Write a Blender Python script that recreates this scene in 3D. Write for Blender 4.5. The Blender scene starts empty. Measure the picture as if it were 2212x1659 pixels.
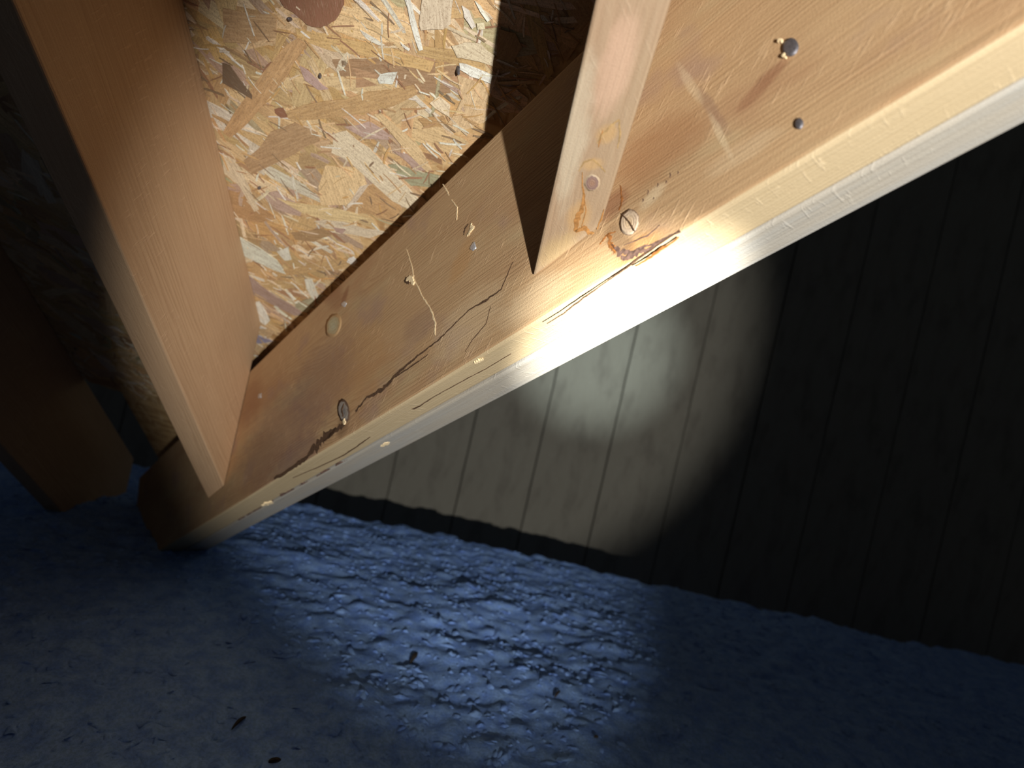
import bpy, math, random
import numpy as np
from mathutils import Matrix, Vector

random.seed(7)
rng = np.random.default_rng(7)
scene = bpy.context.scene
COL = scene.collection
INCH = 0.0254

# ------------------------------------------------------------------ survey
# Measurements are taken in a frame fixed to the photographer's eye
# (x right, y forward, z up along the phone); WORLD turns it upright
# (the phone was held with a 12.8 degree roll) at EYE metres above the insulation.
F_PX, CX, CY = 1253.0, 1106.0, 829.5
EYE = 0.43
UPC = np.array([.222, 0, .975]); UPC /= np.linalg.norm(UPC)
ROT = np.array([[UPC[2], 0, -UPC[0]], [0, 1, 0], UPC])


def nrm(v):
    v = np.asarray(v, float)
    return v / np.linalg.norm(v)


def ray(x, y):
    return np.array([(x - CX) / F_PX, 1.0, (CY - y) / F_PX])


def W(p):
    q = ROT @ np.asarray(p, float)
    q[2] += EYE
    return q


# ------------------------------------------------------------------ camera
cam_d = bpy.data.cameras.new('camera')
cam_d.sensor_fit = 'HORIZONTAL'
cam_d.sensor_width = 36.0
cam_d.lens = 36.0 * F_PX / 2212.0
cam_d.clip_start = 0.01
cam_d.dof.use_dof = True
cam_d.dof.focus_distance = .47
cam_d.dof.aperture_fstop = 5.0
cam = bpy.data.objects.new('camera', cam_d)
COL.objects.link(cam)
r_, u_, b_ = ROT @ np.array([1, 0, 0.]), ROT @ np.array([0, 0, 1.]), ROT @ np.array([0, -1., 0])
cam.matrix_world = Matrix(((r_[0], u_[0], b_[0], 0), (r_[1], u_[1], b_[1], 0), (r_[2], u_[2], b_[2], EYE), (0, 0, 0, 1)))
scene.camera = cam

# ------------------------------------------------------------------ light
scene.view_settings.view_transform = 'Standard'
scene.view_settings.look = 'None'
scene.view_settings.gamma = 1.0
scene.view_settings.use_curve_mapping = False
scene.view_settings.exposure = 0.0

world = bpy.data.worlds.new('attic_dark')
scene.world = world
world.use_nodes = True
world.node_tree.nodes['Background'].inputs[0].default_value = (.88, .94, 1, 1)
world.node_tree.nodes['Background'].inputs[1].default_value = 0.021

LAMP = np.array([.263, -.45, -.16])          # hand torch, low and to the right of the phone


def torch(name, aim, power, half_deg, blend, color, radius=.006):
    l = bpy.data.lights.new(name, 'SPOT')
    l.energy = power
    l.spot_size = math.radians(2 * half_deg)
    l.spot_blend = blend
    l.shadow_soft_size = radius
    l.color = color
    o = bpy.data.objects.new(name, l)
    COL.objects.link(o)
    p, q = W(LAMP), W(LAMP + nrm(aim))
    o.location = p
    o.rotation_euler = Vector(q - p).to_track_quat('-Z', 'Y').to_euler()
    return o


HOT = (-.1828, .9597, .2133)
AIM = (-.148, .974, .172)
GLOW = (.0272, .9935, .1105)
torch('torch_spill', AIM, 62.0, 25.0, .40, (1, .975, .92))
torch('torch_hotspot', HOT, 350.0, 5.9, 1.0, (1.0, 1.0, .94))
torch('added_wall_glow', GLOW, 210.0, 8.5, 1.0, (.86, 1.0, 1.0))  # added lamp, not part of the torch beam: imitates lens bloom on the wall


# ------------------------------------------------------------------ node helpers
class NT:
    def __init__(self, name, rough=.75, spec=.25):
        m = bpy.data.materials.new(name)
        m.use_nodes = True
        self.m, self.t = m, m.node_tree
        self.bsdf = self.t.nodes['Principled BSDF']
        self.bsdf.inputs['Roughness'].default_value = rough
        self.bsdf.inputs['Specular IOR Level'].default_value = spec

    def put(self, sock, v):
        if isinstance(v, bpy.types.NodeSocket):
            self.t.links.new(v, sock)
        elif isinstance(v, (int, float)):
            sock.default_value = v
        else:
            v = tuple(v)
            n = len(sock.default_value)
            sock.default_value = v + (1.0,) * (n - len(v))

    def m_(self, op, a, b=0.0, c=0.0, clamp=False):
        n = self.t.nodes.new('ShaderNodeMath')
        n.operation = op
        n.use_clamp = clamp
        for i, v in enumerate((a, b, c)):
            self.put(n.inputs[i], v)
        return n.outputs[0]

    def add(self, a, b): return self.m_('ADD', a, b)
    def sub(self, a, b): return self.m_('SUBTRACT', a, b)
    def mul(self, a, b): return self.m_('MULTIPLY', a, b)

    def smooth(self, v, lo, hi, a=0.0, b=1.0):
        n = self.t.nodes.new('ShaderNodeMapRange')
        n.interpolation_type = 'SMOOTHSTEP'
        for i, x in enumerate((v, lo, hi, a, b)):
            self.put(n.inputs[i], x)
        return n.outputs[0]

    def comb(self, x, y, z):
        n = self.t.nodes.new('ShaderNodeCombineXYZ')
        for i, v in enumerate((x, y, z)):
            self.put(n.inputs[i], v)
        return n.outputs[0]

    def sep(self, v):
        n = self.t.nodes.new('ShaderNodeSeparateXYZ')
        self.put(n.inputs[0], v)
        return n.outputs

    def coord(self, which):
        return self.t.nodes.new('ShaderNodeTexCoord').outputs[which]

    def scale(self, v, s):
        n = self.t.nodes.new('ShaderNodeVectorMath')
        n.operation = 'MULTIPLY'
        self.put(n.inputs[0], v)
        n.inputs[1].default_value = s
        return n.outputs[0]

    def noise(self, v, scale=1.0, detail=3.0, rough=.55, dist=0.0):
        n = self.t.nodes.new('ShaderNodeTexNoise')
        self.put(n.inputs['Vector'], v)
        n.inputs['Scale'].default_value = scale
        n.inputs['Detail'].default_value = detail
        n.inputs['Roughness'].default_value = rough
        n.inputs['Distortion'].default_value = dist
        return n.outputs[0]

    def mix(self, f, a, b, mode='MIX'):
        n = self.t.nodes.new('ShaderNodeMix')
        n.data_type = 'RGBA'
        n.blend_type = mode
        self.put(n.inputs[0], f)
        self.put(n.inputs[6], a)
        self.put(n.inputs[7], b)
        return n.outputs[2]

    def bump(self, h, strength=.4, dist=.001):
        n = self.t.nodes.new('ShaderNodeBump')
        n.inputs['Strength'].default_value = strength
        n.inputs['Distance'].default_value = dist
        self.put(n.inputs['Height'], h)
        self.t.links.new(n.outputs[0], self.bsdf.inputs['Normal'])

    def color(self, c):
        self.put(self.bsdf.inputs['Base Color'], c)
        return self.m

    def attr(self, name):
        n = self.t.nodes.new('ShaderNodeAttribute')
        n.attribute_name = name
        return n.outputs['Color']


def wood(name, light, dark, knots=(), stains=(), freq=330.0, ring=.55, saw=.25, zmix=.6, seed=0.0, blot=(.45, .25, .16), blotf=.5, grey=0.0, hues=()):
    """Sawn softwood: x runs along the board, y and z across it."""
    k = NT(name, .72, .22)
    P = k.coord('Object')
    x, y, z = k.sep(P)
    off = k.comb(k.add(x, seed), k.add(y, seed * .37), z)
    warp = k.noise(k.scale(off, (2.2, 9, 9)), 1.0, 2.0)
    g = k.add(k.add(y, k.mul(z, zmix)), k.mul(k.sub(warp, .5), .022))
    for kx, ky, kr in knots:
        dx, dy = k.sub(x, kx), k.sub(y, ky)
        d2_ = k.add(k.mul(k.mul(dx, dx), .28), k.mul(dy, dy))
        e = k.m_('EXPONENT', k.mul(d2_, -1.0 / (2.4 * kr) ** 2))
        g = k.sub(g, k.mul(k.mul(dy, e), .8))
    t = k.add(k.mul(g, freq), k.mul(k.noise(k.scale(off, (6, 90, 90)), 1.0, 3.0), 2.6))
    s = k.m_('FRACT', t)
    late = k.mul(k.smooth(s, .35, .88), k.sub(1.0, k.smooth(s, .9, 1.0)))
    vary = k.smooth(k.noise(k.scale(off, (4, 26, 26)), 1.0, 2.0), .35, .65, .25, 1.0)
    late = k.mul(late, vary)
    fib = k.noise(k.scale(off, (18, 520, 520)), 1.0, 3.0, .6)
    big = k.noise(k.scale(off, (5, 14, 14)), 1.0, 3.0, .6)
    c = k.mix(k.mul(late, ring), light, dark)
    c = k.mix(k.smooth(big, .45, .72, 0.0, blotf), c, blot)
    c = k.mix(k.smooth(fib, .3, .75, .32, 0.0), c, dark)
    if hues:
        hn = k.noise(k.scale(off, (6, 18, 18)), 1.0, 3.0, .6)
        hm = k.noise(k.scale(off, (9.3, 11, 11)), 1.3, 3.0, .6)
        c = k.mix(k.smooth(hn, .52, .72, 0.0, .55), c, hues[0])
        c = k.mix(k.smooth(hm, .54, .70, 0.0, .55), c, hues[1])
    # saw marks: pale torn fibres that run steeply across the board
    sx = k.add(k.mul(x, .62), k.mul(y, -.78))
    sy = k.add(k.mul(x, .78), k.mul(y, .62))
    sm = k.noise(k.comb(k.mul(sx, 620), k.mul(sy, 42), k.mul(z, 60)), 1.0, 2.0, .6)
    patch = k.smooth(k.noise(k.scale(off, (11, 20, 20)), 1.0, 2.0), .42, .6)
    sm = k.mul(k.smooth(sm, .56, .74), patch)
    c = k.mix(k.mul(sm, saw), c, tuple(min(1, v * 1.35 + .06) for v in light))
    edge = k.noise(k.scale(off, (60, 110, 110)), 1.0, 3.0, .6)
    for (sx_, sy_, ra, rb, ang, col, amt) in stains:
        dx, dy = k.sub(x, sx_), k.sub(y, sy_)
        ca, sa = math.cos(ang), math.sin(ang)
        a = k.mul(k.add(k.mul(dx, ca), k.mul(dy, sa)), 1 / ra)
        b = k.mul(k.sub(k.mul(dy, ca), k.mul(dx, sa)), 1 / rb)
        r2 = k.add(k.add(k.mul(a, a), k.mul(b, b)), k.mul(k.sub(edge, .5), 1.4))
        c = k.mix(k.smooth(r2, .1, 1.25, amt, 0.0), c, col)
    if grey:
        c = k.mix(k.smooth(k.noise(k.scale(off, (7, 60, 60)), 1.0, 3.0), .3, .7, .15 * grey, grey), c, (.33, .345, .35))
    spk = k.noise(off, 900, 2.0, .6)
    c = k.mix(k.smooth(spk, .35, .6, .14, 0.0), c, dark)
    h = k.add(k.add(k.mul(late, -.3), k.mul(fib, .8)), k.add(k.mul(sm, .7), k.mul(spk, .8)))
    k.bump(h, .45, .0009)
    return k.color(c)


def plain(name, col, rough=.7, var=.25, scale=300, metal=0.0, bump=.3):
    k = NT(name, rough, .3)
    k.bsdf.inputs['Metallic'].default_value = metal
    n = k.noise(k.coord('Object'), scale, 3.0, .6)
    c = k.mix(k.smooth(n, .3, .7), tuple(v * (1 - var) for v in col), tuple(min(1, v * (1 + var)) for v in col))
    k.bump(n, bump, .0006)
    return k.color(c)


# ------------------------------------------------------------------ object helpers
def frame(origin, ex, ey, ez):
    """Matrix from eye-frame axes to the world."""
    o = W(origin)
    a, b, c = ROT @ ex, ROT @ ey, ROT @ ez
    return Matrix(((a[0], b[0], c[0], o[0]), (a[1], b[1], c[1], o[1]), (a[2], b[2], c[2], o[2]), (0, 0, 0, 1)))


def mesh(name, verts, faces, mat=None, smooth=False):
    me = bpy.data.meshes.new(name)
    me.from_pydata([tuple(map(float, v)) for v in verts], [], faces)
    me.update()
    if mat:
        me.materials.append(mat)
    if smooth:
        me.polygons.foreach_set('use_smooth', [True] * len(me.polygons))
    return me


def link(name, me, parent=None, mw=None):
    o = bpy.data.objects.new(name, me)
    COL.objects.link(o)
    if parent is not None:
        o.parent = parent
    if mw is not None:
        o.matrix_local = mw
    return o


def tag(o, label, cat=None, group=None, kind=None):
    o['label'] = label
    if cat: o['category'] = cat
    if group: o['group'] = group
    if kind: o['kind'] = kind
    return o


def hexa(b):
    """8 corners (4 low, 4 high, both counter-clockwise from above) -> faces"""
    return [(3, 2, 1, 0), (4, 5, 6, 7), (0, 1, 5, 4), (1, 2, 6, 5), (2, 3, 7, 6), (3, 0, 4, 7)]


def bevel(o, w=.002, seg=2):
    md = o.modifiers.new('eased_edges', 'BEVEL')
    md.width = w
    md.segments = seg
    md.limit_method = 'ANGLE'


def prism(pts, z0, z1):
    """extrude a 2-D outline between z0 and z1"""
    n = len(pts)
    v = [(p[0], p[1], z0) for p in pts] + [(p[0], p[1], z1) for p in pts]
    area = sum(pts[i][0] * pts[(i + 1) % n][1] - pts[(i + 1) % n][0] * pts[i][1] for i in range(n))
    idx = list(range(n)) if area > 0 else list(range(n))[::-1]
    f = [tuple(i + n for i in idx), tuple(idx[::-1])]
    for a in range(n):
        i, j = idx[a], idx[(a + 1) % n]
        f.append((i, j, j + n, i + n))
    return v, f


def ribbon(pts, widths, z0, z1, jag=.3):
    """closed outline of a jagged streak along a polyline"""
    P = [np.array(p[:2], float) for p in pts]
    fine, wf = [], []
    for i in range(len(P) - 1):
        for s in np.linspace(0, 1, 8)[:-1]:
            fine.append(P[i] * (1 - s) + P[i + 1] * s)
            wf.append(widths[i] * (1 - s) + widths[i + 1] * s)
    fine.append(P[-1]); wf.append(widths[-1])
    L, R = [], []
    for i, p in enumerate(fine):
        t = nrm(fine[min(i + 1, len(fine) - 1)] - fine[max(i - 1, 0)])
        nn = np.array([-t[1], t[0]])
        w = wf[i] * .5
        sh = nn * w * random.uniform(-jag, jag) * 1.5
        L.append(p + sh + nn * w * random.uniform(1 - jag, 1 + jag))
        R.append(p + sh - nn * w * random.uniform(1 - jag, 1 + jag))
    v, f = [], []
    n = len(L)
    for i in range(n):
        v += [(*L[i], z0), (*R[i], z0), (*L[i], z1), (*R[i], z1)]
    for i in range(n - 1):
        a, b = 4 * i, 4 * (i + 1)
        f += [(a + 3, b + 3, b + 2, a + 2), (a + 2, b + 2, b, a), (a + 1, b + 1, b + 3, a + 3)]
    f += [(0, 1, 3, 2), (4 * n - 4, 4 * n - 2, 4 * n - 1, 4 * n - 3)]
    return v, f


# ------------------------------------------------------------------ roof geometry (eye frame)
D_V = nrm([-.67903, .639, -.36138])         # valley rafter, pointing down and away
D_J = nrm([-.15069, .75106, -.64281])       # jack rafters, pointing down and away
N_R = np.cross(D_V, D_J); N_R = nrm(N_R) * np.sign(N_R[2])   # roof plane normal (up, away)
_n0 = nrm(np.cross(D_V, N_R)); _m0 = np.cross(_n0, D_V)
N_F = _n0 * math.cos(math.radians(30)) + _m0 * math.sin(math.radians(30))   # rafter face: into the wood
V_F = np.cross(N_F, D_V)                    # up along the rafter's face
DIST = .2903
on_face = lambda x, y: ray(x, y) * DIST / (N_F @ ray(x, y))
HD = nrm(np.cross(D_J, UPC)); HD *= np.sign(HD[0])
JU = nrm(np.cross(HD, D_J))
A_J = on_face(1149, 604)                    # foot of the jack rafter
TOP = on_face(1075, 284)
ROOF_C = N_R @ (TOP + 1.5 * INCH * N_F) + .034
on_roof = lambda x, y: ray(x, y) * ROOF_C / (N_R @ ray(x, y))
VALLEY = TOP + 1.5 * INCH * N_F + V_F * (.034 / (N_R @ V_F))
O_V = on_face(1100, 731.2)                  # on the lower arris
O_V = O_V - V_F * ((O_V - on_face(484, 1113)) @ V_F) * 0
HGT = float((TOP - O_V) @ V_F)
EXV, EYV, EZV = -D_V, V_F, -N_F
MV = frame(O_V, EXV, EYV, EZV)


def to_v(x, y):
    p = on_face(x, y) - O_V
    return np.array([p @ EXV, p @ EYV])


def to_v_under(x, y):
    r = ray(x, y)
    p = r * ((O_V @ EYV) / (r @ EYV)) - O_V
    return np.array([p @ EXV, p @ EZV])


# ------------------------------------------------------------------ roof sheathing (ceiling)
strand_mat = NT('osb_strand', .62, .3)
k = strand_mat
uv = k.coord('UV')
base = k.attr('tone')
fib = k.noise(k.scale(uv, (5, 60, 1)), 1.0, 4.0, .65)
fib2 = k.noise(k.scale(uv, (14, 240, 1)), 1.0, 2.0, .6)
c = k.mix(k.smooth(fib, .32, .68, .38, 0.0), base, (.20, .105, .045))
c = k.mix(k.smooth(fib2, .55, .75, 0.0, .28), c, (.92, .78, .55))
spk = k.noise(k.coord('Object'), 700, 2.0, .7)
c = k.mix(k.smooth(spk, .34, .50, .42, 0.0), c, (.22, .12, .06))
k.bump(k.add(fib, k.mul(fib2, .6)), .35, .0008)
STRAND = k.color(c)

PAL = {
    'tan': (.58, .37, .165), 'light': (.70, .50, .265), 'pale': (.80, .66, .47), 'white': (.86, .78, .68), 'brown': (.42, .25, .12),
    'red': (.27, .115, .06), 'mauve': (.44, .31, .26), 'green': (.36, .36, .22), 'honey': (.60, .36, .115), 'dark': (.17, .115, .07),
    'rust': (.52, .31, .13), 'umber': (.47, .30, .15), 'amber': (.60, .40, .17), 'slate': (.075, .075, .07), 'blue': (.30, .30, .42),
}
PAL = {n_: tuple(min(.95, v_ * 1.16 + .03) for v_ in c_) for n_, c_ in PAL.items()}
EXR = nrm(np.cross(D_J, N_R)); EZR = -N_R; EYR = np.cross(EZR, EXR)
O_R = on_roof(800, 300)
MR = frame(O_R, EXR, EYR, EZR)


def to_r(x, y):
    p = on_roof(x, y) - O_R
    return np.array([p @ EXR, p @ EYR])


def px_of(v):
    p = O_R + EXR * v[0] + EYR * v[1]
    if p[1] < .05:
        return None
    return CX + F_PX * p[0] / p[1], CY - F_PX * p[2] / p[1], p[1]


board_mat = NT('osb_board', .7, .25)
k = board_mat
P = k.coord('Object')
n1 = k.noise(k.scale(P, (16, 70, 30)), 1.0, 3.0, .6, .6)
n2 = k.noise(k.scale(P, (90, 24, 30)), 1.0, 3.0, .6, .6)
c = k.mix(k.smooth(n1, .35, .65), (.40, .23, .10), (.66, .45, .22))
c = k.mix(k.smooth(n2, .5, .7, 0.0, .7), c, (.74, .56, .32))
k.bump(k.add(n1, n2), .5, .002)
OSB = k.color(c)

# the near roof slope ends along the valley and climbs over the photographer's head
def slab(o, ed, eu, sd0, sd1, su, nn, th):
    q = [o + ed * sd0, o + ed * sd1, o + ed * sd1 + eu * su, o + ed * sd0 + eu * su]
    return [p for p in q] + [p + nn * th for p in q]


q = slab(VALLEY, D_V, -D_J, -2.2, 1.15, 2.4, N_R, .012)
loc = [((p - O_R) @ EXR, (p - O_R) @ EYR, (p - O_R) @ EZR) for p in q]
ceiling = link('ceiling', mesh('ceiling', loc, hexa(0), OSB), None, MR)
tag(ceiling, 'sloping strand board roof deck above the rafters, lit by torchlight', 'roof deck', kind='structure')

N_R2 = N_R - 2 * (N_R @ N_F) * N_F           # the other slope, mirrored about the rafter's plane
D_J2 = D_J - 2 * (D_J @ N_F) * N_F
q = slab(VALLEY + N_R2 * .002, D_V, -D_J2, -2.2, 1.15, 2.4, N_R2, .012)
loc = [((p - O_R) @ EXR, (p - O_R) @ EYR, (p - O_R) @ EZR) for p in q]
ceil2 = link('ceiling', mesh('ceiling', loc, hexa(0), OSB), None, MR)
tag(ceil2, 'strand board roof deck of the other slope, hidden behind the rafter', 'roof deck', kind='structure')


def strand_outline(cx, cy, ln, wd, ang):
    """ragged splinter-shaped outline"""
    n = 4
    pts = []
    tap0, tap1 = random.uniform(.35, 1), random.uniform(.35, 1)
    skew = random.uniform(-.6, .6) * wd
    xs = np.linspace(-.5, .5, n)
    bow = random.uniform(-.06, .06) * ln
    for s in xs:
        w = wd * .5 * min(1, (tap0 + (s + .5) * 3)) * min(1, (tap1 + (.5 - s) * 3)) * random.uniform(.88, 1.08)
        pts.append((s * ln + random.uniform(-.03, .03) * ln + (skew if s > .49 else 0), w + bow * (1 - 4 * s * s)))
    pts.append((.5 * ln * random.uniform(.92, 1.06), random.uniform(-.2, .2) * wd))
    for s in xs[::-1]:
        w = wd * .5 * min(1, (tap0 + (s + .5) * 3)) * min(1, (tap1 + (.5 - s) * 3)) * random.uniform(.88, 1.08)
        pts.append((s * ln + random.uniform(-.03, .03) * ln, -w + bow * (1 - 4 * s * s)))
    pts.append((-.5 * ln * random.uniform(.92, 1.06), random.uniform(-.2, .2) * wd))
    ca, sa = math.cos(ang), math.sin(ang)
    return [(cx + ca * a - sa * b, cy + sa * a + ca * b) for a, b in pts]


def strand_data(outline, z, thick, tilt, ang, tone, calm=0.0):
    cx = sum(p[0] for p in outline) / len(outline)
    cy = sum(p[1] for p in outline) / len(outline)
    v, f = prism(outline, -thick, 0.0)
    ca, sa = math.cos(ang), math.sin(ang)
    vv, uvs = [], []
    o1, o2 = random.uniform(0, 50), random.uniform(0, 50)
    for (a, b, h) in v:
        dx, dy = a - cx, b - cy
        vv.append((a, b, z + h + dx * tilt[0] + dy * tilt[1]))
        uvs.append(((ca * dx + sa * dy) * 8 + o1, (-sa * dx + ca * dy) * 8 + o2))
    j = random.uniform(.86, 1.14)
    tone = tuple(c * (1 - calm) + b * calm for c, b in zip(tone, (.68, .49, .27)))
    t = tuple(max(0, min(1, c * j * random.uniform(.96, 1.04))) for c in tone)
    return vv, f, uvs, t


def strand_mesh(items, name):
    V, Fc, U, T = [], [], [], []
    for vv, f, uvs, t in items:
        b = len(V)
        V += vv
        Fc += [tuple(i + b for i in q) for q in f]
        U += uvs
        T += [t] * len(vv)
    me = mesh(name, V, Fc, STRAND)
    lay = me.uv_layers.new(name='UVMap')
    li = np.zeros(len(me.loops), dtype=np.int32)
    me.loops.foreach_get('vertex_index', li)
    ua = np.array(U, dtype=np.float32)[li]
    lay.data.foreach_set('uv', ua.ravel())
    at = me.color_attributes.new('tone', 'FLOAT_COLOR', 'POINT')
    at.data.foreach_set('color', np.hstack([np.array(T, np.float32), np.ones((len(T), 1), np.float32)]).ravel())
    return me


def inside_roof(v):
    p = O_R + EXR * v[0] + EYR * v[1]
    return N_F @ p < DIST + 1.45 * INCH


# hand-surveyed strands (outline in photograph pixels, tone, grain direction in pixels, lift)
SURVEY = [
    ([(588, 282), (640, 262), (688, 284), (694, 303), (640, 330), (548, 374), (528, 345)], 'umber', (150, -60), 2.6),
    ([(622, 239), (700, 217), (800, 196), (895, 181), (903, 202), (800, 240), (664, 258), (626, 255)], 'tan', (250, -60), 2.5),
    ([(722, 288), (750, 280), (800, 318), (908, 428), (893, 455), (850, 432), (760, 350), (718, 328)], 'pale', (150, 130), 2.4),
    ([(700, 290), (770, 296), (840, 355), (930, 440), (915, 452), (850, 395)], 'light', (150, 130), 2.2),
    ([(836, 355), (858, 352), (955, 378), (935, 403), (872, 401), (842, 372)], 'green', (120, 30), 2.1),
    ([(645, 80), (662, 96), (640, 130), (600, 190), (540, 262), (500, 296), (484, 285), (540, 200), (600, 120)], 'tan', (-110, 150), 2.7),
    ([(600, -20), (748, -20), (746, 8), (738, 25), (727, 42), (712, 52), (696, 57), (680, 56), (664, 49), (650, 36), (636, 24), (618, 14)], 'red', (20, 100), 3.0),
    ([(917, -20), (985, -20), (976, 50), (960, 61), (912, 63), (908, 50)], 'pale', (10, 100), 3.4),
    ([(872, -20), (884, -20), (900, 40), (916, 105), (908, 107), (890, 50)], 'white', (30, 110), 3.2),
    ([(978, 97), (1007, 89), (1040, 92), (1070, 118), (1066, 140), (1010, 125), (990, 122)], 'pale', (80, 50), 2.9),
    ([(994, 134), (1008, 136), (1066, 160), (1062, 178), (1020, 163), (996, 148)], 'white', (80, 40), 2.8),
    ([(640, 58), (700, 70), (830, 95), (940, 132), (930, 155), (860, 140), (760, 115), (680, 95), (645, 80)], 'amber', (200, 50), 2.0),
    ([(740, 0), (870, 15), (905, 90), (870, 95), (780, 85), (720, 62)], 'light', (150, 30), 1.9),
    ([(824, 158), (861, 153), (850, 180), (822, 178), (818, 168)], 'white', (60, -10), 2.9),
    ([(735, 130), (752, 110), (760, 118), (742, 150), (728, 150)], 'pale', (-20, 60), 2.6),
    ([(650, 140), (668, 150), (700, 182), (712, 190), (690, 192), (662, 172)], 'mauve', (50, 50), 2.7),
    ([(740, 128), (790, 130), (800, 140), (760, 143), (742, 142)], 'brown', (60, 10), 2.6),
    ([(484, 134), (500, 140), (548, 202), (548, 212), (530, 200), (484, 176)], 'dark', (60, 60), 2.9),
    ([(596, 234), (614, 230), (624, 250), (610, 252), (598, 242)], 'red', (20, 10), 2.9),
    ([(745, 272), (800, 260), (850, 295), (840, 300), (790, 298)], 'mauve', (80, 30), 1.9),
    ([(850, 323), (880, 330), (925, 366), (900, 368)], 'mauve', (70, 50), 2.3),
    ([(810, 245), (825, 242), (900, 305), (935, 365), (925, 370), (880, 325)], 'light', (110, 110), 2.6),
    ([(705, 355), (780, 360), (795, 400), (750, 440), (695, 442), (690, 400)], 'light', (30, 80), 2.2),
    ([(740, 455), (780, 400), (800, 395), (740, 460), (718, 450)], 'pale', (-60, 60), 2.4),
    ([(780, 405), (830, 395), (870, 450), (850, 475), (800, 460), (750, 455)], 'tan', (70, 40), 2.0),
    ([(484, 330), (510, 345), (540, 400), (562, 450), (552, 455), (520, 400), (484, 365)], 'pale', (60, 100), 2.5),
    ([(484, 405), (540, 420), (600, 470), (560, 480), (484, 465)], 'rust', (100, 30), 1.9),
    ([(565, 415), (600, 410), (660, 445), (650, 465), (600, 450)], 'mauve', (90, 40), 2.2),
    ([(600, 425), (680, 440), (760, 455), (800, 470), (760, 478), (660, 460)], 'light', (150, 30), 2.5),
    ([(680, 475), (720, 470), (790, 492), (840, 500), (800, 512), (720, 500)], 'pale', (130, 25), 2.3),
    ([(630, 500), (700, 490), (720, 505), (680, 520), (640, 515)], 'brown', (90, 10), 2.4),
    ([(722, 488), (750, 492), (742, 502), (728, 498)], 'mauve', (30, 10), 2.9),
    ([(484, 500), (520, 510), (600, 560), (620, 590), (580, 575), (510, 540), (484, 530)], 'white', (110, 60), 2.4),
    ([(600, 540), (625, 530), (632, 558), (618, 560)], 'white', (20, 20), 2.9),
    ([(484, 580), (530, 585), (600, 640), (655, 672), (640, 680), (580, 650), (500, 610)], 'mauve', (130, 90), 2.6),
    ([(585, 585), (700, 560), (770, 555), (740, 580), (650, 590), (600, 600)], 'tan', (150, -30), 2.2),
    ([(660, 600), (675, 600), (690, 640), (680, 645), (664, 620)], 'white', (20, 50), 2.7),
    ([(540, 655), (562, 648), (585, 690), (575, 700), (550, 680)], 'white', (30, 50), 2.7),
    ([(500, 660), (520, 665), (560, 700), (578, 708), (555, 706), (515, 680)], 'white', (60, 40), 2.6),
    ([(640, 655), (678, 640), (700, 636), (665, 672), (640, 685)], 'green', (50, -30), 2.0),
    ([(484, 610), (560, 612), (600, 640), (560, 655), (490, 645)], 'tan', (100, 20), 2.1),
    ([(508, 712), (560, 722), (590, 735), (560, 740), (515, 722)], 'blue', (80, 20), 2.5),
    ([(520, 778), (540, 774), (548, 778), (530, 792)], 'slate', (20, -5), 2.8),
    ([(755, 555), (765, 551), (774, 563), (764, 570), (751, 563)], 'white', (15, 10), 2.8),
    ([(930, 220), (950, 205), (975, 225), (972, 250), (955, 240)], 'pale', (30, 40), 2.7),
    ([(905, 255), (960, 250), (968, 272), (920, 275)], 'rust', (60, 5), 2.3),
    ([(990, 160), (1060, 190), (1050, 260), (985, 285), (965, 270), (1000, 210)], 'light', (-40, 110), 2.0),
    ([(1000, 10), (1015, 20), (1030, 55), (1022, 60), (1005, 35)], 'white', (30, 50), 2.9),
    ([(1028, 0), (1040, 10), (1062, 40), (1055, 45)], 'white', (40, 45), 3.0),
    ([(1032, 48), (1048, 46), (1050, 60), (1034, 62)], 'pale', (10, 10), 3.0),
    ([(780, 62), (815, 82), (835, 96), (822, 96), (795, 82)], 'white', (50, 30), 2.7),
    ([(866, 88), (888, 104), (885, 108), (872, 98)], 'white', (22, 20), 2.7),
    ([(484, 15), (600, 30), (600, 80), (540, 95), (484, 90)], 'umber', (100, 10), 2.0),
    ([(602, 60), (630, 65), (594, 140), (590, 130)], 'tan', (-40, 70), 2.4),
    ([(1080, 60), (1115, 70), (1130, 100), (1098, 150), (1075, 130)], 'rust', (-30, 70), 2.6),
]
parts, rest = [], []
for poly, tone, dirpx, lift in SURVEY:
    out = [to_r(*p) for p in poly]
    cxp = sum(p[0] for p in poly) / len(poly); cyp = sum(p[1] for p in poly) / len(poly)
    a0, a1 = to_r(cxp, cyp), to_r(cxp + dirpx[0] * .3, cyp + dirpx[1] * .3)
    ang = math.atan2(a1[1] - a0[1], a1[0] - a0[0])
    # ragged edges
    fine = []
    for i in range(len(out)):
        a, b = out[i], out[(i + 1) % len(out)]
        fine.append(a)
        m = (a + b) / 2
        t = b - a
        fine.append(m + np.array([-t[1], t[0]]) * random.uniform(-.05, .05))
    parts.append((1e9, strand_data([tuple(p) for p in fine], lift * .0011, .0011, (0, 0), ang, PAL[tone])))

tones = ['tan'] * 5 + ['light'] * 6 + ['honey'] * 2 + ['brown'] * 3 + ['pale'] * 4 + ['white'] * 2 + ['mauve'] * 2 + ['rust'] * 3 + ['green', 'red']
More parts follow.
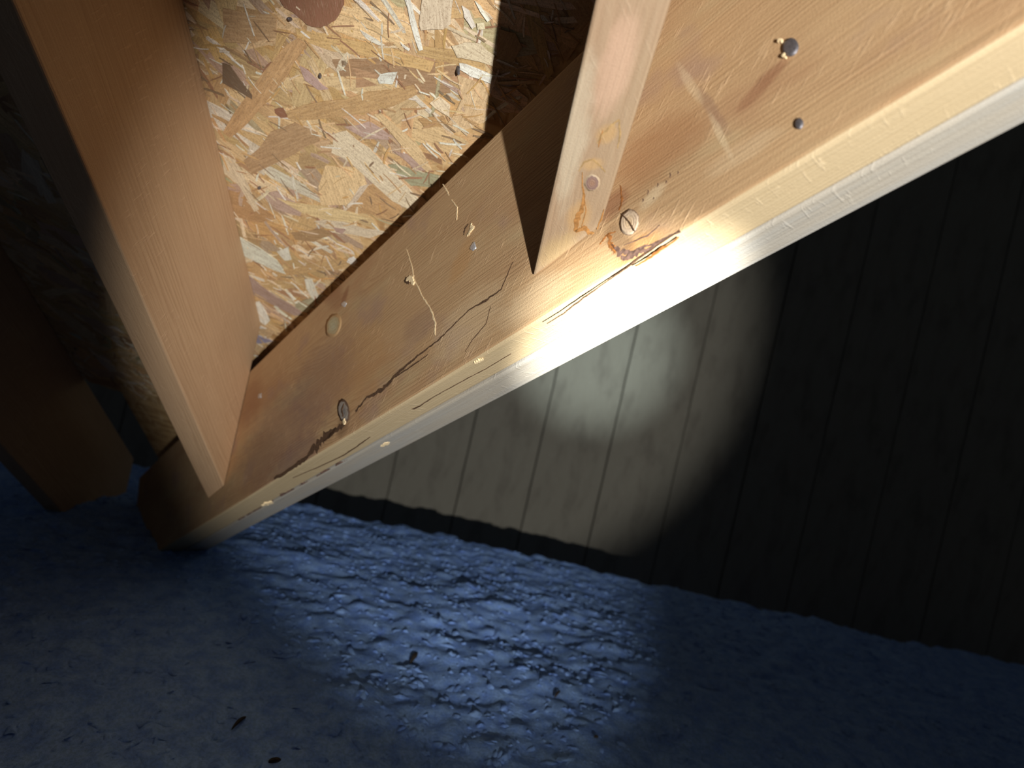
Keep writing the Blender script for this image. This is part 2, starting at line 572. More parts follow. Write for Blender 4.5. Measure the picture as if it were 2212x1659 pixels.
# bounds of the deck that the lens can see
bx0, bx1 = -.75, .42
by0, by1 = -.62, .62
main_dir = to_r(900, 400) - to_r(760, 300)
MAIN = math.atan2(main_dir[1], main_dir[0])
made = 0
cand = []
while made < 2300:
    v = (random.uniform(bx0, bx1), random.uniform(by0, by1))
    if not inside_roof(v):
        continue
    p = px_of(v)
    if p is None or not (-250 < p[0] < 1400 and -250 < p[1] < 1250):
        continue
    made += 1
    big = random.random() < .55
    ln = random.uniform(.055, .13) if big else random.uniform(.015, .05)
    wd = random.uniform(.010, .032) if big else random.uniform(.0012, .006)
    ang = MAIN + random.gauss(0, .35) if random.random() < .55 else random.uniform(0, math.pi)
    z = random.uniform(0.0002, .0018) + (0 if big else .0006)
    tone = PAL[random.choice(tones if big else tones + ['white'] * 4 + ['pale'] * 4 + ['red', 'dark'])]
    out = strand_outline(v[0], v[1], ln, wd, ang)
    if not all(inside_roof(q_) for q_ in out):
        continue
    d = strand_data(out, z, .0007, (random.uniform(-.008, .008), random.uniform(-.02, .02)), ang, tone, .42 if big else .2)
    inview = 484 < p[0] < 1080 and 0 < p[1] < 850
    cand.append((ln * wd / p[2] ** 2 * (1 if inview else .05), d))
slivers = []
while len(slivers) < 1500:
    v = (random.uniform(bx0, bx1), random.uniform(by0, by1))
    if not inside_roof(v):
        continue
    p = px_of(v)
    if p is None or not (250 < p[0] < 1250 and -100 < p[1] < 950):
        continue
    ang = MAIN + random.gauss(0, .5) if random.random() < .7 else random.uniform(0, math.pi)
    out = strand_outline(v[0], v[1], random.uniform(.005, .028), random.uniform(.0005, .0022), ang)
    if not all(inside_roof(q_) for q_ in out):
        continue
    slivers.append((0, strand_data(out, random.uniform(.0018, .0034), .0006, (random.uniform(-.04, .04), random.uniform(-.04, .04)), ang,
                                   PAL[random.choice(['white', 'white', 'pale', 'pale', 'light', 'brown', 'red', 'dark', 'rust', 'honey'])], .15)))
cand.sort(key=lambda t: -t[0])
parts += cand[:300 - len(parts)]
rest = cand[300 - len(SURVEY):] + slivers
for _, d in parts:
    # each strand keeps its own origin at its middle
    vv = np.array(d[0]); mid = vv.mean(0)
    me = strand_mesh([([tuple(q_ - mid) for q_ in vv], d[1], d[2], d[3])], 'strand')
    link('strand', me, ceiling, Matrix.Translation(Vector(mid)))
so = link('strand_layer', strand_mesh([d for _, d in rest], 'strand_layer'), ceiling)
so['kind'] = 'stuff'

# ------------------------------------------------------------------ back wall of vertical boards
CREST_Y = EYE / .28                          # the insulation heap ends here, short of the wall
WALL_Y = CREST_Y * 1.5
wallwood = wood('wall_board_wood', (.30, .285, .235), (.22, .20, .16), freq=120, ring=.35, saw=.6, blot=(.16, .145, .12), blotf=.6)
backing = plain('wall_backing', (.05, .045, .04))
p0 = W(np.array([0, WALL_Y, 0]))
# world: x right, y away, z up
wall = link('wall_back', mesh('wall_back', [(-2.6, WALL_Y + .024, -.52), (2.6, WALL_Y + .024, -.52), (2.6, WALL_Y + .06, -.52), (-2.6, WALL_Y + .06, -.52),
                                            (-2.6, WALL_Y + .024, 2.2), (2.6, WALL_Y + .024, 2.2), (2.6, WALL_Y + .06, 2.2), (-2.6, WALL_Y + .06, 2.2)], hexa(0), backing))
tag(wall, 'dim back wall of wide vertical boards behind the rafter', 'wall', kind='structure')
SP = .1187 * WALL_Y
seam = W(ray(1005, 1000) * WALL_Y)[0]
bw, bh = SP - .004, 2.8
bm_v = [(-.5, -bw / 2, -.022), (bh - .5, -bw / 2, -.022), (bh - .5, bw / 2, -.022), (-.5, bw / 2, -.022),
        (-.5, -bw / 2, 0), (bh - .5, -bw / 2, 0), (bh - .5, bw / 2, 0), (-.5, bw / 2, 0)]
bme = mesh('board', bm_v, hexa(0), wallwood)
for i in range(-9, 10):
    xw = seam + SP * (i + .5)
    if abs(xw) > 2.45:
        continue
    # board local x = up, y = left, z = towards the viewer
    mw = Matrix(((0, 1, 0, xw), (0, 0, -1, WALL_Y + random.uniform(-.002, .002)), (-1, 0, 0, 0), (0, 0, 0, 1)))
    mw = Matrix(((0, -1, 0, xw), (0, 0, -1, WALL_Y + random.uniform(-.003, .003)), (1, 0, 0, random.uniform(-.01, .01)), (0, 0, 0, 1)))
    o = link('board', bme, wall, mw)
    bevel(o, .002, 1)

# ------------------------------------------------------------------ valley rafter, two plies
knots_px = [(720, 703, 17, 27, 15), (742, 888, 13, 27, -8), (1359, 480, 22, 29, 10)]
kn = []
for (kx, ky, ra, rb, ang) in knots_px:
    cpt = to_v(kx, ky)
    r = np.linalg.norm(to_v(kx + ra * .7, ky + rb * .5) - cpt)
    kn.append((cpt[0], cpt[1], r))


def st(px, py, ex, ey, wide, col, amt):
    """soft stain: centre, end of its long axis (pixels), width ratio"""
    a, b = to_v(px, py), to_v(ex, ey)
    L = np.linalg.norm(b - a)
    return (a[0], a[1], L, L * wide, math.atan2(b[1] - a[1], b[0] - a[0]), col, amt)


PURP, REDD, ORNG, PALE, UMB = (.20, .12, .11), (.24, .095, .05), (.50, .24, .07), (.72, .58, .38), (.13, .075, .04)
vst = [
    st(1645, 185, 1705, 120, .30, REDD, .6), st(1540, 240, 1500, 180, .14, PURP, .35), st(1490, 180, 1462, 135, .16, PALE, .4), st(1555, 290, 1528, 235, .12, PALE, .45), st(1600, 230, 1560, 200, .8, (.42, .24, .13), .3),
    st(1420, 330, 1540, 240, .6, (.36, .185, .085), .6), st(1325, 440, 1355, 400, .7, REDD, .55), st(1410, 425, 1440, 395, .5, PALE, .55), st(1380, 540, 1440, 495, .5, ORNG, .55),
    st(1340, 525, 1370, 560, .5, UMB, .55), st(745, 640, 755, 615, .45, REDD, .6), st(720, 640, 745, 655, .5, REDD, .4),
    st(760, 800, 860, 740, .55, ORNG, .25), st(690, 830, 780, 760, .6, PURP, .35), st(600, 960, 700, 900, .6, PURP, .35), st(540, 1020, 620, 970, .5, UMB, .2),
    st(905, 705, 945, 680, .6, PURP, .3), st(742, 915, 755, 880, .7, UMB, .5), st(640, 985, 700, 945, .35, PURP, .4), st(540, 870, 570, 830, .7, REDD, .35),
    st(1010, 700, 1100, 620, .5, PALE, .30), st(1000, 560, 1030, 500, .5, ORNG, .3), st(1150, 650, 1240, 590, .4, PALE, .35), st(1600, 330, 1700, 270, .3, PALE, .25),
]
RW = wood('valley_rafter_wood', (.53, .355, .195), (.36, .205, .10), kn, vst, freq=300, ring=.55, saw=.8, zmix=.55, blot=(.38, .205, .11), blotf=.6, hues=((.50, .40, .23), (.36, .235, .185)))
RWE = wood('valley_rafter_edge_wood', (.52, .41, .255), (.40, .295, .165), (), (), freq=300, ring=.5, saw=.4, zmix=1.0, seed=2.2, blot=(.46, .36, .21), blotf=.5)
RW2 = wood('valley_rafter_outer_ply_wood', (.41, .37, .305), (.29, .245, .19), freq=260, ring=.35, saw=.3, seed=3.1, blot=(.34, .33, .31), blotf=.6, grey=.55)

rafter = link('valley_rafter', None, None, MV)
tag(rafter, 'doubled timber valley rafter with moisture stains running diagonally across the picture', 'rafter')
X0, X1 = -1.12, .85
TH = 1.5 * INCH


def ply(z0, z1, y0, y1, mat, name):
    nseg = 120
    xs = np.linspace(X0, X1, nseg + 1)
    V, Fc = [], []
    for x in xs:
        w1, w2 = .0006 * math.sin(x * 7 + z0 * 90), .0005 * math.sin(x * 13 + 2 + z0 * 50)
        V += [(x, y0 + w1, z0), (x, y0 + w2, z1), (x, y1 + w2, z1), (x, y1 + w1, z0)]
    for i in range(nseg):
        a, b = 4 * i, 4 * i + 4
        Fc += [(a + 1, b + 1, b + 2, a + 2), (a, b, b + 1, a + 1), (a + 3, b + 3, b, a), (a + 2, b + 2, b + 3, a + 3)]
    Fc += [(0, 1, 2, 3), (4 * nseg + 3, 4 * nseg + 2, 4 * nseg + 1, 4 * nseg)]
    o = link(name, mesh(name, V, Fc, mat), rafter)
    if name == 'ply' and mat is RW:
        o.data.materials.append(RWE)
        for i in range(nseg):
            o.data.polygons[4 * i + 1].material_index = 1
    bevel(o, .0032, 3)
    return o


near = ply(-TH + .0002, 0, 0, HGT, RW, 'ply')
far = ply(-2 * TH, -TH - .0006, -.0012, HGT, RW2, 'ply')
far['label'] = 'greyish outer ply showing along the lower edge'

# knots, nails, checks ------------------------------------------------
def knot_material(name, core, mid, rim, ring_lo=.72):
    k = NT(name, .6, .3)
    uvv = k.coord('UV')
    u, v, _ = k.sep(uvv)
    r = k.m_('SQRT', k.add(k.mul(u, u), k.mul(v, v)))
    n = k.noise(uvv, 2.5, 3.0, .6)
    rr = k.add(r, k.mul(k.sub(n, .5), .35))
    rings = k.m_('SINE', k.mul(rr, 26))
    c = k.mix(k.smooth(rr, .1, .75), core, mid)
    c = k.mix(k.mul(k.smooth(rings, .2, 1.0, 0.0, .25), k.smooth(n, .4, .6)), c, rim)
    c = k.mix(k.smooth(k.noise(uvv, 5.0, 4.0, .7), .5, .7, 0.0, .5), c, tuple(v * .5 for v in core))
    c = k.mix(k.smooth(rr, ring_lo, ring_lo + .16), c, rim)
    k.bump(k.add(k.mul(rings, .3), n), .4, .0006)
    return k.color(c)


KN_PALE = knot_material('knot_pale', (.46, .43, .29), (.44, .36, .21), (.44, .28, .14), .62)
KN_GREY = knot_material('knot_grey', (.20, .19, .18), (.34, .30, .26), (.10, .06, .04), .66)
KN_RED = knot_material('knot_ringed', (.62, .45, .28), (.55, .42, .30), (.16, .095, .06), .84)
KN_JACK = knot_material('knot_purple', (.26, .15, .10), (.20, .125, .11), (.40, .30, .20), .70)


def disc(name, outline, centre, mat, parent, dome=.00012, z=.00006, label=None):
    n = len(outline)
    V = [(0, 0, z + dome)]
    U = [(0, 0)]
    for ring_r, hz in ((.35, dome * .95), (.7, dome * .7), (1.0, 0.0)):
        for i, p in enumerate(outline):
            V.append(((p[0] - centre[0]) * ring_r, (p[1] - centre[1]) * ring_r, z + hz))
            U.append((ring_r * math.cos(2 * math.pi * i / n), ring_r * math.sin(2 * math.pi * i / n)))
    for i, p in enumerate(outline):
        V.append((p[0] - centre[0], p[1] - centre[1], -.0005)); U.append((1, 0))
    f = []
    for i in range(n):
        j = (i + 1) % n
        f.append((0, 1 + i, 1 + j))
        for q_ in range(3):
            f.append((1 + q_ * n + i, 1 + (q_ + 1) * n + i, 1 + (q_ + 1) * n + j, 1 + q_ * n + j))
    a = sum(outline[i][0] * outline[(i + 1) % n][1] - outline[(i + 1) % n][0] * outline[i][1] for i in range(n))
    if a < 0:
        f = [t[::-1] for t in f]
    me = mesh(name, V, f, mat, True)
    lay = me.uv_layers.new(name='UVMap')
    li = np.zeros(len(me.loops), dtype=np.int32); me.loops.foreach_get('vertex_index', li)
    lay.data.foreach_set('uv', np.array(U, np.float32)[li].ravel())
    o = link(name, me, parent, Matrix.Translation((centre[0], centre[1], 0)))
    if label: o['label'] = label
    return o


def ell_px(fn, x, y, ra, rb, ang, n=24, rag=.05):
    out = []
    a = math.radians(ang)
    for i in range(n):
        t = 2 * math.pi * i / n
        s = 1 + random.uniform(-rag, rag)
        ex, ey = ra * math.cos(t) * s, rb * math.sin(t) * s
        out.append(fn(x + ex * math.cos(a) - ey * math.sin(a), y + ex * math.sin(a) + ey * math.cos(a)))
    return out


for (kx, ky, ra, rb, ang), mt, lb in zip(knots_px, (KN_PALE, KN_GREY, KN_RED),
                                         ('pale greenish knot', 'grey cracked knot', 'large ringed knot')):
    disc('knot', ell_px(to_v, kx, ky, ra, rb, ang), to_v(kx, ky), mt, rafter, label=lb)

STEEL = plain('dull_nail_steel', (.22, .21, .23), .6, .25, 900, .85)
BRIGHT = plain('bright_scraped_metal', (.62, .62, .64), .35, .2, 900, .6)
CHECK = plain('check_shadowed_wood', (.10, .055, .03), .9, .4, 500)
STAINM = plain('resin_stain', (.30, .12, .035), .6, .35, 350)
STAIND = plain('dark_moisture_stain', (.145, .085, .065), .75, .45, 260)
SPLINT = plain('raw_splinter', (.86, .68, .42), .8, .15, 500)


def on_rafter_ribbon(name, pts, wpx, mat, fn=to_v, z=.00022, jag=.35):
    P = [fn(*p) for p in pts]
    sc_ = np.mean([np.linalg.norm(P[i + 1] - P[i]) / (math.dist(pts[i], pts[i + 1]) + 1e-9) for i in range(len(P) - 1)])
    mid = np.mean(P, axis=0)
    v, f = ribbon([p - mid for p in P], [w * sc_ for w in wpx], -.0006, z, jag)
    return mid, v, f


def check(pts, wpx, mat=CHECK, name='check', jag=.4, z=.0002):
    mid, v, f = on_rafter_ribbon(name, pts, wpx, mat, to_v, z, jag)
    return link(name, mesh(name, v, f, mat), rafter, Matrix.Translation((mid[0], mid[1], 0)))


check([(1108, 566), (1083, 625), (1049, 649), (1013, 670), (980, 702), (945, 737), (903, 768)], [1, 2, 3.5, 1.5, 2, 3, 2.5])
check([(903, 768), (850, 816), (827, 841), (793, 858), (768, 888)], [2.5, 5, 7, 3.5, 4])
check([(925, 766), (886, 794), (841, 823)], [.8, 2.5, 1])
check([(726, 926), (700, 945), (686, 962), (664, 985), (636, 1008), (592, 1034)], [6, 10, 13, 6, 5, 3])
check([(745, 915), (726, 930), (700, 952)], [5, 8, 3])
check([(1181, 699), (1218, 676), (1260, 643), (1300, 615), (1336, 590), (1398, 545), (1468, 497)], [.8, 1.5, 3, 1.2, 2, 3, 1.5])
check([(1060, 662), (1050, 700), (1020, 735), (1005, 760)], [1, 1.5, 1.2, .6])
for (x, y, h_) in ((1388, 436, 7), (1399, 420, 10), (1411, 431, 5), (1420, 404, 9), (1438, 396, 6), (1447, 384, 11), (1464, 376, 6)):
    check([(x, y), (x + 2, y - h_ * .5), (x + 1, y - h_)], [.6, random.uniform(1.2, 2.6), .6], STAIND, jag=.4)
check([(1344, 462), (1362, 482), (1372, 500)], [1, 2, 1], name='check', z=.0009)
check([(1012, 484), (1004, 494), (1002, 508)], [2, 5, 2])
check([(1018, 484), (1022, 494), (1016, 502), (1010, 510)], [3, 7, 6, 3], SPLINT, 'splinter', .5, .0008)
check([(744, 872), (739, 888), (742, 900)], [2, 4, 2], CHECK, 'check', .4, .0008)
check([(743, 908), (746, 916)], [5, 6], SPLINT, 'splinter', .3, .0012)
# scratch and splinters
check([(879, 538), (892, 583), (895, 606), (914, 642), (931, 667), (940, 698), (941, 724)], [.8, 1.3, 2.2, 1.6, 2, 3, 2], SPLINT, 'scratch', .6, .0004)
check([(880, 604), (888, 603), (896, 612)], [3, 6, 3], SPLINT, 'splinter', .5, .0014)
check([(957, 398), (966, 412), (970, 422)], [1, 2, 1], SPLINT, 'scratch', .4, .0004)
check([(976, 432), (988, 448), (987, 475)], [1, 1.6, 1.5], SPLINT, 'scratch', .4, .0005)
check([(880, 602), (874, 605), (884, 612)], [3, 5, 3], CHECK)
# dark moisture marks
def blotch(poly, mat, name, fn=to_v, parent=None, z=.00018, label=None):
    out = [fn(*p) for p in poly]
    fine = []
    for i in range(len(out)):
        a, b = out[i], out[(i + 1) % len(out)]
        for s in (0, .25, .5, .75):
            t = b - a
            fine.append(a + t * s + np.array([-t[1], t[0]]) * random.uniform(-.09, .09) * (s > 0))
    mid = np.mean(fine, axis=0)
    v, f = prism([tuple(p - mid) for p in fine], -.0005, z)
    o = link(name, mesh(name, v, f, mat), parent or rafter, Matrix.Translation((mid[0], mid[1], 0)))
    if label: o['label'] = label
    return o


check([(1320, 528), (1338, 546), (1362, 545), (1420, 522), (1470, 500)], [3, 9, 5, 4, 1.5], STAIND, 'moisture_stain', .5)
check([(1342, 558), (1362, 552), (1395, 540), (1440, 515)], [8, 14, 9, 2], STAIND, 'moisture_stain', .45)
check([(1348, 530), (1398, 510), (1426, 486)], [1, 3, 1], STAIND, 'moisture_stain', .5)
check([(1313, 505), (1320, 528), (1330, 545)], [6, 8, 5], STAINM, 'moisture_stain', .5)
check([(1295, 528), (1312, 508), (1330, 500)], [2, 5, 2], STAINM, 'moisture_stain', .5)
check([(1372, 575), (1420, 545), (1466, 512)], [2, 6, 2], STAINM, 'moisture_stain', .5)
check([(1340, 400), (1345, 430), (1338, 455)], [2, 4, 2], STAINM, 'moisture_stain', .5)


def nail(x, y, ra, rb, ang, fn, parent, dome=.0005, lab='dull steel nail head'):
    o = disc('nail_head', ell_px(fn, x, y, ra, rb, ang, 20, .02), fn(x, y), STEEL, parent, dome, .0009, lab)
    return o


nail(1708, 103, 17, 20, 25, to_v, rafter)
nail(1727, 268, 9, 12, 10, to_v, rafter)
for (a, b, c_) in (((1692, 92), (1686, 88), (1682, 94)), ((1696, 118), (1694, 124), (1700, 126))):
    check([a, b, c_], [3, 4, 2], SPLINT, 'splinter', .4, .0018)
for (x, y, ra, rb) in ((1022, 533, 6, 9), (743, 657, 5, 6), (561, 855, 4, 6), (1040, 774, 6, 4)):
    if y == 774:
        continue
    disc('nail_head', ell_px(to_v, x, y, ra, rb, 20, 12, .3), to_v(x, y), BRIGHT, rafter, .0005, .0004, 'small bright nail head')

# underside checks and wane, on the plane y = 0 of the rafter (normal -y)
def under(pts, wpx, mat, name='check', jag=.4, d=.0003):
    P = [to_v_under(*p) for p in pts]
    sc_ = np.mean([np.linalg.norm(P[i + 1] - P[i]) / (math.dist(pts[i], pts[i + 1]) + 1e-9) for i in range(len(P) - 1)])
    mid = np.mean(P, axis=0)
    v, f = ribbon([p - mid for p in P], [w * sc_ for w in wpx], -.0006, d, jag)
    # ribbon (a, b, h) -> rafter (x = a, z = b, y = -h)
    v = [(a, -h, b) for a, b, h in v]
    f = [t[::-1] for t in f]
    f = [t[::-1] for t in f]
    return link(name, mesh(name, v, f, mat), rafter, Matrix.Translation((mid[0], 0, mid[1])))


under([(900, 881), (940, 855), (1000, 822), (1050, 796), (1103, 764)], [3, 1.5, 1.5, 1.2, .8], CHECK)
under([(800, 944), (760, 972), (740, 985), (690, 1008), (633, 1032)], [1, 2, 1.4, 1.2, .8], CHECK)
under([(893, 884), (905, 877)], [4, 3], CHECK)
# torn wane along the joint of the two plies
for (x, y, w) in ((700, 1022, 9), (660, 1045, 8), (620, 1065, 9), (552, 1104, 10), (590, 1085, 8), (740, 1000, 7), (530, 1118, 8)):
    under([(x - 14, y + 7), (x, y), (x + 16, y - 9)], [2, w, 2], STAIND, 'torn_patch', .5, .0003)
for (x, y) in ((578, 1087), (832, 958), (1035, 778)):
    under([(x - 9, y + 4), (x, y - 1), (x + 8, y - 5)], [3, 7, 3], SPLINT, 'splinter', .5, .0016)

# ------------------------------------------------------------------ jack rafters
JW = 1.47 * INCH


def make_jack(off, mat, label, length=1.15, knots=True):
    """off = distance along the eaves direction from the first jack's foot"""
    sgo = off / (D_V @ HD)
    foot = A_J + D_V * sgo
    ex, ey, ez = -D_J, -HD, -JU              # x up-slope, y to the left, z out of the lower edge
    V = []
    for (side, top) in ((0, 0), (JW, 0), (JW, 1), (0, 1)):
        for end in (0, 1):
            p = foot + HD * side
            if top:
                t = (ROOF_C - .0022 - N_R @ p) / (N_R @ JU)
                p = p + JU * t
            if end == 0:
                s = (DIST - .0006 - N_F @ p) / (N_F @ D_J)
                p = p + D_J * s
            else:
                p = foot - D_J * length + (p - foot)
            V.append(((p - foot) @ ex, (p - foot) @ ey, (p - foot) @ ez))
    # V order: bl0 bl1 br0 br1 tr0 tr1 tl0 tl1
    Fc = [(0, 1, 3, 2), (2, 3, 5, 4), (4, 5, 7, 6), (6, 7, 1, 0), (0, 2, 4, 6), (1, 7, 5, 3)]
    me = mesh('jack_rafter_body', V, Fc, mat)
    root = link('jack_rafter', None, None, frame(foot, ex, ey, ez))
    tag(root, label, 'rafter', 'jack rafters nailed to the valley rafter')
    b = link('board', me, root)
    bevel(b, .0018, 2)

    def fn(x, y):
        r = ray(x, y)
        p = r * ((foot @ ez) / (r @ ez)) - foot
        return np.array([p @ ex, p @ ey])
    return root, fn, foot


foot0 = A_J
ex, ey, ez = -D_J, -HD, -JU


def to_j(x, y):
    r = ray(x, y)
    p = r * ((foot0 @ ez) / (r @ ez)) - foot0
    return np.array([p @ ex, p @ ey])


def sj(px, py, exx, eyy, wide, col, amt):
    a, b = to_j(px, py), to_j(exx, eyy)
    L = np.linalg.norm(b - a)
    return (a[0], a[1], L, L * wide, math.atan2(b[1] - a[1], b[0] - a[0]), col, amt)


kj = to_j(1279, 395)
jst = [sj(1330, 150, 1370, 20, .35, (.55, .36, .26), .5), sj(1310, 290, 1330, 270, .8, (.50, .29, .09), .4), sj(1279, 355, 1310, 350, .5, (.52, .32, .12), .4),
       sj(1250, 470, 1265, 430, .6, (.52, .30, .10), .4), sj(1240, 300, 1275, 100, .18, (.50, .44, .33), .5), sj(1200, 540, 1240, 500, .5, (.50, .36, .16), .4)]
JM = wood('jack_rafter_wood', (.345, .25, .16), (.265, .17, .10), [(kj[0], kj[1], .006)], jst, freq=210, ring=.35, saw=.45, zmix=.3, seed=1.7, blot=(.34, .215, .145), blotf=.45)
JM2 = wood('jack_rafter_wood_side', (.60, .40, .24), (.40, .24, .13), (), (), freq=190, ring=.4, saw=.3, zmix=1.0, seed=5.2, blot=(.52, .33, .20), blotf=.4)

j1, fj1, _ = make_jack(0, JM, 'pale jack rafter with a knot and resin marks, coming down onto the valley rafter')
disc('knot', ell_px(to_j, 1279, 395, 17, 19, 10), to_j(1279, 395), KN_JACK, j1, label='purplish round knot')


def jrib(pts, wpx, mat, name, jag=.22, z=.0002):
    P = [to_j(*p) for p in pts]
    sc_ = np.mean([np.linalg.norm(P[i + 1] - P[i]) / math.dist(pts[i], pts[i + 1]) for i in range(len(P) - 1)])
    mid = np.mean(P, axis=0)
    v, f = ribbon([p - mid for p in P], [w * sc_ for w in wpx], -.0006, z, jag)
    return link(name, mesh(name, v, f, mat), j1, Matrix.Translation((mid[0], mid[1], 0)))


RESIN = plain('amber_resin_mark', (.32, .155, .05), .55, .3, 350)
RESL = plain('pale_resin_mark', (.33, .215, .095), .6, .25, 350)
jrib([(1258, 372), (1258, 400), (1262, 425), (1257, 450), (1247, 475), (1243, 500)], [1.5, 2.5, 5, 8, 11, 6], RESIN, 'resin_mark')
jrib([(1243, 500), (1262, 492), (1274, 503), (1285, 505)], [6, 10, 8, 3], RESIN, 'resin_mark')
jrib([(1262, 425), (1266, 455), (1256, 492)], [1, 2, 1.5], RESIN, 'resin_mark')
jrib([(1305, 452), (1298, 474), (1290, 495)], [2, 4, 2], RESIN, 'resin_mark')
jrib([(1290, 310), (1300, 292), (1325, 268), (1337, 258)], [2, 4, 5, 3], RESL, 'resin_mark')
jrib([(1337, 258), (1340, 290), (1334, 320)], [3, 4, 2], RESL, 'resin_mark')
jrib([(1250, 370), (1262, 350), (1282, 344), (1300, 362), (1308, 372)], [2, 3, 4, 3, 2], RESL, 'resin_mark')
jrib([(1302, 282), (1296, 300), (1293, 318)], [2, 4, 2], RESIN, 'resin_mark')

j2, _, f2 = make_jack(-16 * INCH, JM2, 'brown jack rafter at the left edge, meeting the low end of the valley rafter', 1.15)
j3, _, f3 = make_jack(-32 * INCH, JM2, 'farthest jack rafter down the valley, deep in the eaves', 1.15)

# nail points that have come through the deck
def nail_tip(x, y, ln, lean):
    c0 = to_r(x, y)
    n = 10
    V, f = [], []
    for (h, r) in ((-.002, .0016), (ln * .7, .0016), (ln, .0004)):
        for i in range(n):
            t = 2 * math.pi * i / n
            V.append((r * math.cos(t) + lean[0] * max(h, 0), r * math.sin(t) + lean[1] * max(h, 0), h))
    for k_ in range(2):
        for i in range(n):
            j = (i + 1) % n
            f.append((k_ * n + i, k_ * n + j, k_ * n + n + j, k_ * n + n + i))
    f.append(tuple(range(2 * n, 3 * n)))
    o = link('nail_tip', mesh('nail_tip', V, f, STEEL, True), ceiling, Matrix.Translation((c0[0], c0[1], .003)))
    o['label'] = 'dark nail point sticking through the strand board'


nail_tip(990, 144, .008, (.5, -.3))
nail_tip(693, 160, .007, (.6, .2))
nail_tip(630, 40, .007, (.3, .4))
nail_tip(563, 403, .006, (.5, .5))

# ------------------------------------------------------------------ floor and insulation
joist = plain('floor_deck', (.12, .10, .08))
fl = link('floor', mesh('floor', [(-2.6, -1.2, -.56), (2.6, -1.2, -.56), (2.6, WALL_Y + .03, -.56), (-2.6, WALL_Y + .03, -.56),
                                  (-2.6, -1.2, -.52), (2.6, -1.2, -.52), (2.6, WALL_Y + .03, -.52), (-2.6, WALL_Y + .03, -.52)], hexa(0), joist))
tag(fl, 'attic floor deck under the loose insulation', 'floor', kind='structure')


def vnoise(x, y, seed):
    r = np.random.default_rng(seed)
    T = r.random((257, 257))
    xi, yi = np.floor(x).astype(int), np.floor(y).astype(int)
    fx, fy = x - xi, y - yi
    fx, fy = fx * fx * (3 - 2 * fx), fy * fy * (3 - 2 * fy)
    g = lambda a, b: T[a % 257, b % 257]
    return (g(xi, yi) * (1 - fx) + g(xi + 1, yi) * fx) * (1 - fy) + (g(xi, yi + 1) * (1 - fx) + g(xi + 1, yi + 1) * fx) * fy


nx, ny = 520, 480
gx = np.linspace(-2.5, 2.5, nx)
gy = np.linspace(-.5, WALL_Y - .004, ny)
GX, GY = np.meshgrid(gx, gy, indexing='ij')
wx = GX + .02 * (vnoise(GX * 30, GY * 30, 3) - .5)
wy = GY + .02 * (vnoise(GX * 30 + 9, GY * 30, 4) - .5)
GZ = np.zeros_like(GX)
for i, (fq, am) in enumerate(((2.2, .016), (6, .010), (15, .009), (36, .007), (80, .005))):
    n_ = vnoise(wx * fq + 40, wy * fq + 40, 10 + i)
    GZ += am * (n_ - .5)
edge = GY - CREST_Y - .05 * (vnoise(GX * 9, GX * 0 + 3, 77) - .5) - .03 * (vnoise(GX * 30, GX * 0, 78) - .5)
fall = np.clip(edge / .22, 0, 1)
GZ -= .40 * fall * fall * (3 - 2 * fall)
GX += .006 * (vnoise(GX * 60, GY * 60, 31) - .5)
V = np.stack([GX, GY, GZ], -1).reshape(-1, 3)
idx = np.arange(nx * ny).reshape(nx, ny)
Fq = np.stack([idx[:-1, :-1], idx[1:, :-1], idx[1:, 1:], idx[:-1, 1:]], -1).reshape(-1, 4)
me = bpy.data.meshes.new('insulation')
me.from_pydata(V.tolist(), [], Fq.tolist())
me.update()
me.polygons.foreach_set('use_smooth', [True] * len(me.polygons))
k = NT('blown_insulation', .95, .05)
P = k.coord('Object')
n1 = k.noise(P, 45, 4.0, .65)
n2 = k.noise(P, 260, 3.0, .7)
c = k.mix(k.smooth(n1, .3, .7), (.20, .36, .86), (.34, .55, .98))
c = k.mix(k.smooth(n2, .35, .6, .35, 0.0), c, (.11, .18, .40))
k.bump(k.add(n1, n2), .4, .003)
me.materials.append(k.color(c))
ins = link('insulation', me)
# loose tufts lying on top
R_ = rng
nt = 14000
tv = np.array([(1, 0, 0), (-1, 0, 0), (0, 1, 0), (0, -1, 0), (0, 0, 1), (.7, .7, .1), (-.7, .7, .1), (.7, -.7, .1), (-.7, -.7, .1), (.55, 0, .75), (-.55, 0, .75), (0, .55, .75), (0, -.55, .75)], float)
tf = [(0, 5, 9), (5, 2, 11), (5, 11, 9), (9, 11, 4), (2, 6, 11), (6, 1, 10), (6, 10, 11), (11, 10, 4), (1, 8, 10), (8, 3, 12), (8, 12, 10), (10, 12, 4), (3, 7, 12), (7, 0, 9), (7, 9, 12), (12, 9, 4)]
TV, TF = [], []
for _ in range(nt):
    px_, py_ = R_.uniform(-1.3, 1.2), R_.uniform(.25, CREST_Y - .01)
    i_, j_ = int(np.argmin(np.abs(gx - px_))), int(np.argmin(np.abs(gy - py_)))
    sz = R_.uniform(.0018, .0065)
    sc3 = np.array([sz * R_.uniform(.8, 2.6), sz * R_.uniform(.5, 1.1), sz * R_.uniform(.25, .8)])
    an_ = R_.uniform(0, math.pi)
    ca_, sa_ = math.cos(an_), math.sin(an_)
    q3 = tv * sc3 * R_.uniform(.45, 1.5, tv.shape)
    q3 = np.stack([q3[:, 0] * ca_ - q3[:, 1] * sa_ + px_, q3[:, 0] * sa_ + q3[:, 1] * ca_ + py_, q3[:, 2] + GZ[i_, j_] - .001], -1)
    b_i = len(TV) * 13
    TV.append(q3)
    TF += [tuple(t_ + b_i for t_ in f_) for f_ in tf]
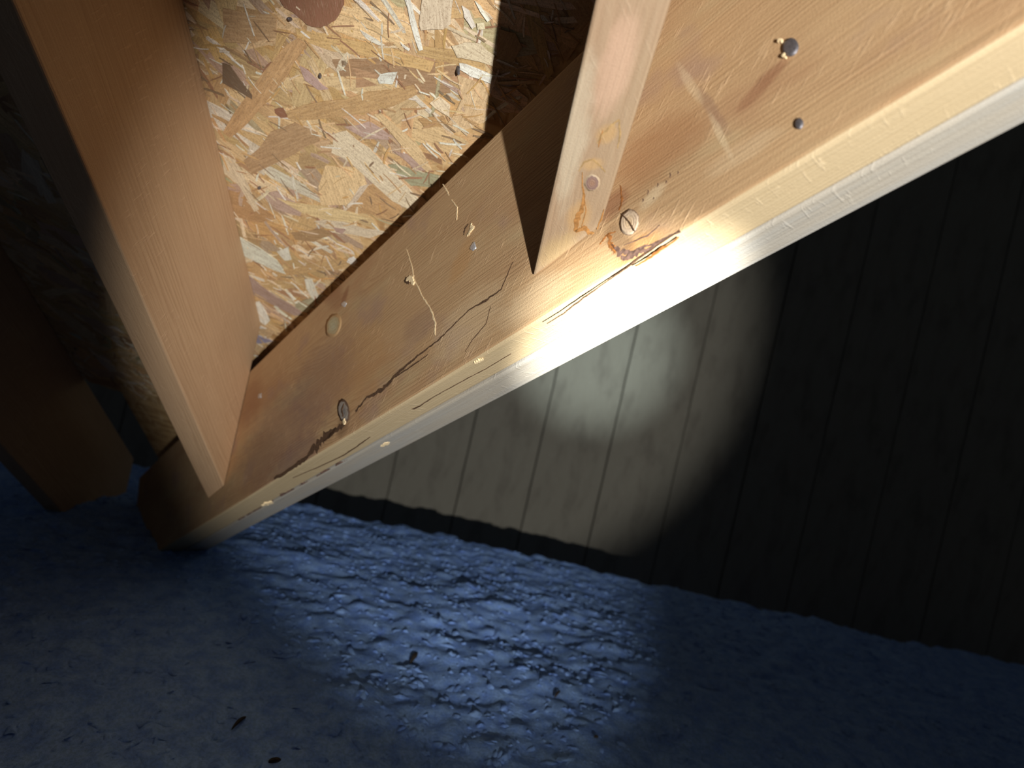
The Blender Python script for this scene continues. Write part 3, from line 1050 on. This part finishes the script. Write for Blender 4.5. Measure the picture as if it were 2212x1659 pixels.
tme = bpy.data.meshes.new('insulation_tufts')
tme.from_pydata(np.concatenate(TV).tolist(), [], TF)
tme.update()
tme.polygons.foreach_set('use_smooth', [True] * len(tme.polygons))
tme.materials.append(me.materials[0])
to_ = link('insulation_tufts', tme, ins)
to_['kind'] = 'stuff'
tag(ins, 'fluffy bluish loose insulation covering the attic floor', 'insulation', kind='stuff')

# dark bits of debris lying on the insulation
DEB = plain('dark_debris', (.05, .038, .03), .9)


def debris(x, y, ln, wd, ang, label):
    r = ROT @ ray(x, y)
    t = EYE / -r[2]
    p = np.array([r[0] * t, r[1] * t])
    i = int(np.argmin(np.abs(gx - p[0]))); j = int(np.argmin(np.abs(gy - p[1])))
    z = float(GZ[i, j])
    n = 7
    V, f = [], []
    for s in range(n):
        u = s / (n - 1) - .5
        w = wd * (1 - (2 * abs(u)) ** 2.2 * .8) * random.uniform(.8, 1.1) / 2
        bow = .12 * ln * (1 - 4 * u * u)
        V += [(u * ln, -w, bow), (u * ln, w, bow), (u * ln, w * .8, bow + wd * .55), (u * ln, -w * .8, bow + wd * .55)]
    for s in range(n - 1):
        a, b = 4 * s, 4 * s + 4
        for q_ in range(4):
            f.append((a + q_, a + (q_ + 1) % 4, b + (q_ + 1) % 4, b + q_))
    f += [(3, 2, 1, 0), (4 * n - 4, 4 * n - 3, 4 * n - 2, 4 * n - 1)]
    o = link('wood_chip', mesh('wood_chip', V, f, DEB), None, Matrix.Translation((p[0], p[1], z)) @ Matrix.Rotation(ang, 4, 'Z'))
    tag(o, label, 'debris', 'dark chips on the insulation')


debris(895, 1418, .034, .007, 1.4, 'largest dark chip at the near edge of the torchlit blue insulation')
debris(1202, 1508, .022, .004, 1.1, 'thin dark chip lying alone toward the right of the dim insulation')
debris(516, 1562, .024, .004, 1.4, 'upright-looking dark chip on the dim insulation at the left')
debris(594, 1640, .012, .005, .5, 'stubby dark chip near the bottom left corner of the insulation')
debris(1284, 1608, .006, .004, .2, 'tiny dark speck of debris at the bottom right of the insulation')
